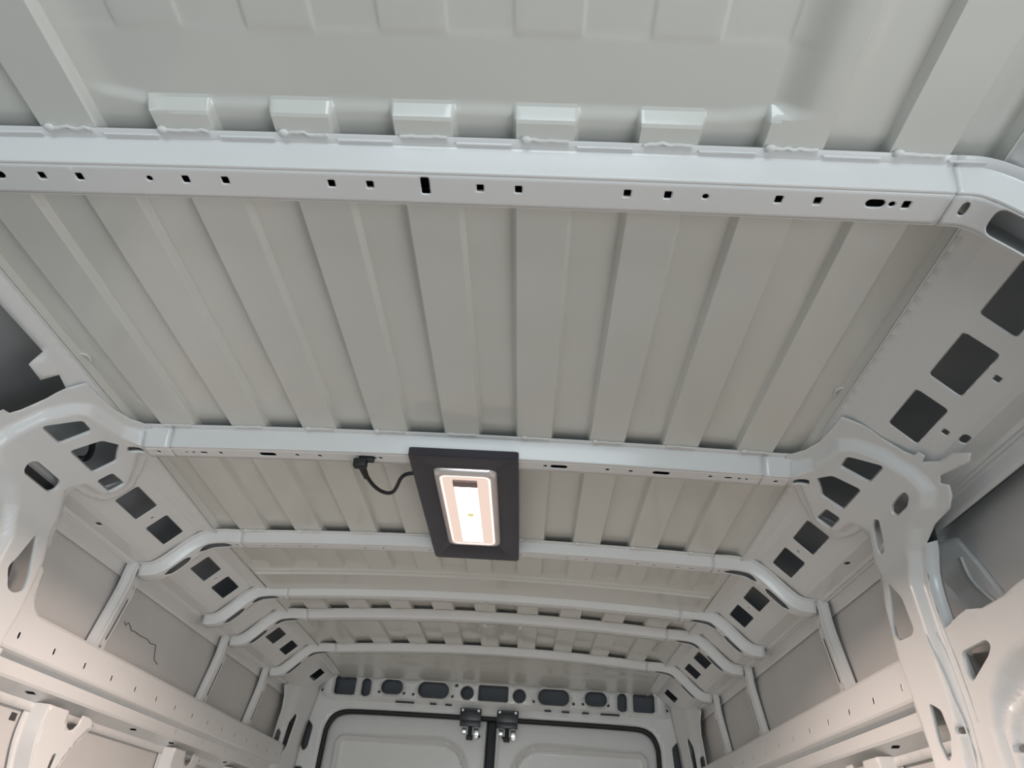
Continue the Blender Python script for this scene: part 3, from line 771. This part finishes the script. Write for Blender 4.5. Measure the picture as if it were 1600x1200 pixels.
# ------------------------------------------------------------------ ceiling lamp
lx0, lx1, ly0, ly1, lz = -.1085, .1165, 1.297, 1.880, .6835
cx, cyy = (lx0+lx1)/2, (ly0+ly1)/2
t = thing('ceiling_lamp', 'rectangular charcoal ceiling lamp with a glowing warm white lens', 'lamp', (cx, cyy, lz))
def ringplate(outer, inner, z0, z1):
    n = len(outer); V = [(a, b, z) for z in (z0, z1) for P in (outer, inner) for a, b in P]; F = []
    for i in range(n):
        j = (i+1) % n; o0, i0, o1, i1 = i, n+i, 2*n+i, 3*n+i; oj, ij, o1j, i1j = j, n+j, 2*n+j, 3*n+j
        F += [[o0, oj, ij, i0][::-1], [o1, o1j, i1j, i1], [o0, oj, o1j, o1], [i0, ij, i1j, i1][::-1]]
    return V, F
LX, LY = .0045, 1.553          # lens centre
def rr(w_, h_, r_, n=6): return rrect(LX, LY, w_, h_, r_, n)
def loft(loops):
    n = len(loops[0][0]); V = []; F = []
    for P, z in loops: V += [(a, b, z) for a, b in P]
    for k in range(len(loops)-1):
        for i in range(n): j = (i+1) % n; F.append([k*n+i, k*n+j, (k+1)*n+j, (k+1)*n+i])
    return V, F
outer = lambda e: [(cx+(a-LX)*1, cyy+(b-LY)*1) for a, b in rrect(LX, LY, lx1-lx0-2*e, ly1-ly0-2*e, .006, 6)]
V, F = loft([(rr(.134, .408, .014), lz+.003), (rr(.134, .408, .014), lz-.001), (rr(.137, .411, .016), lz-.002), (outer(.003), lz-.002), (outer(0), lz+.001), (outer(0), lz+.016), (outer(.003), lz+.018)])
n = len(rr(.1, .1, .01)); F.append([6*n+i for i in range(n)])
mesh('housing', V, F, M_PLATE, t, 35)
V, F = loft([(rr(.134, .408, .016), lz+.001), (rr(.132, .405, .016), lz-.006), (rr(.124, .398, .016), lz-.012), (rr(.108, .386, .015), lz-.013), (rr(.104, .382, .014), lz-.008), (rr(.104, .382, .014), lz+.004)])
mesh('bezel', V, F, M_BEZEL, t, 50)
V, F = loft([(rr(.1036, .3815, .013), lz-.004), (rr(.101, .378, .013), lz-.011), (rr(.098, .375, .012), lz-.0125)]); mesh('lens_rim', V, F, emit('lens_rim_glow', (1, .88, .80), 1.6), t, 50)
P_ = rr(.099, .376, .012); V = [(a, b, lz-.0105) for a, b in P_]; F = [list(range(len(P_)))[::-1]]
mesh('lens', V, F, M_LENS, t, 0)
V, F = join(box(LX-.001, LY+.080, lz-.0125, .050, .180, .002, .0008), box(LX-.001, LY-.060, lz-.0125, .050, .155, .002, .0008))
mesh('led_strip', V, F, M_LED, t, 0)
V, F = box(LX-.001, LY-.158, lz-.0135, .052, .026, .005, .001); mesh('driver_cover', V, F, paint('driver_grey', (.30, .22, .22), .5, 0, .01), t, 30)
V, F = cyl((LX+.002, LY+.004, lz-.012), (LX+.002, LY+.004, lz-.0155), .009, 16, .007); mesh('sensor_dome', V, F, emit('sensor_glow', (.78, .66, .28), 1.0), t, 40)

l = bpy.data.lights.new('lamp_light', 'AREA'); l.shape = 'RECTANGLE'; l.size = .05; l.size_y = .29; l.energy = LAMP_W; l.color = (1.0, .80, .70); l.spread = math.radians(158)
o = bpy.data.objects.new('lamp_light', l); C.objects.link(o); o.location = (LX, LY+.014, lz-.0142)
# cable and plug of the lamp
t = thing('power_cable', 'short black curled power cable with plug at the left of the ceiling lamp', 'cable', (-.2, 1.36, .66))
pts = smoothpts([(-.106, 1.392, .688), (-.125, 1.390, .684), (-.138, 1.405, .680), (-.150, 1.440, .676), (-.163, 1.468, .674), (-.182, 1.470, .674), (-.198, 1.445, .674), (-.206, 1.405, .674), (-.209, 1.375, .676)], 2)
V, F = tube([tuple(p_) for p_ in pts], .0042, 10); mesh('cord', V, F, M_BLACK, t, 60)
V, F = cyl((-.209, 1.395, .6745), (-.212, 1.352, .679), .0058, 14, .0085); mesh('strain_relief', V, F, M_BLACK, t, 40)
V, F = join(box(-.212, 1.338, .677, .028, .020, .018, .004), box(-.199, 1.337, .688, .030, .010, .014, .003)); mesh('plug', V, F, M_BLACK, t, 40)

# wiring behind the left corner bracket
pts = smoothpts([(-.755, 1.26, .715), (-.760, 1.275, .700), (-.775, 1.30, .695), (-.782, 1.335, .685), (-.800, 1.36, .668), (-.815, 1.35, .662)], 2)
V, F = tube([tuple(p_) for p_ in pts], .0065, 8)
tag(mesh('wiring_harness', V, F, M_BLACK, None, 60), 'black wiring harness seen through the bracket opening at upper left', 'cable')
V, F = join(*[tube([tuple(p_) for p_ in smoothpts(q, 2)], .003, 6) for q in ([(-.872, 1.40, .52), (-.885, 1.385, .47), (-.888, 1.40, .42)], [(-.880, 1.37, .50), (-.892, 1.38, .45), (-.890, 1.36, .41)])], box(-.893, 1.385, .400, .012, .045, .030, .004))
tag(mesh('wire_connector', V, F, paint('brown_connector', (.09, .06, .05), .5, 0, .01), None, 50), 'brown connector with wires in the triangular opening of the left pillar', 'connector')

# hand-drawn pen line on the left skin
pl = Path(SKIN, 2, sx=-1)
def skl(z, y, d=.0012):
    m = (pl.P[:, 0] > .88) & (pl.P[:, 1] < .6)
    u = float(np.interp(-z, -pl.P[m][:, 1], pl.S[m])); return pl.at(u, y, d).ravel()
def penline(name, pts, lab, cat, w_=.0009, sidef=None):
    V, F = tube([tuple((sidef or skl)(z, y)) for y, z in pts], w_, 5)
    return tag(mesh(name, V, F, M_MARK, None, 0), lab, cat)
penline('pen_mark', [(1.917, .476), (1.930, .470), (1.938, .478), (1.953, .474), (1.968, .466), (1.987, .468), (2.02, .466), (2.065, .469), (2.09, .463), (2.124, .467), (2.130, .458), (2.144, .443), (2.150, .436), (2.158, .432), (2.182, .427)], 'jagged dark pen line on the left side skin between two wall posts', 'pen mark')
penline('scratch_mark', [(1.048, .497), (1.068, .487), (1.09, .479)], 'thin dark scratch on the right outer skin ahead of the pillar', 'scratch', .0009, lambda z, y: sk(z, y, .0012))
V, F = box(-.9485, 1.682, .206, .004, .022, .016, .001); mesh('hole_shade_box', V, F, M_INNER, wl, 30)  # dark box paints the shade inside a small skin hole
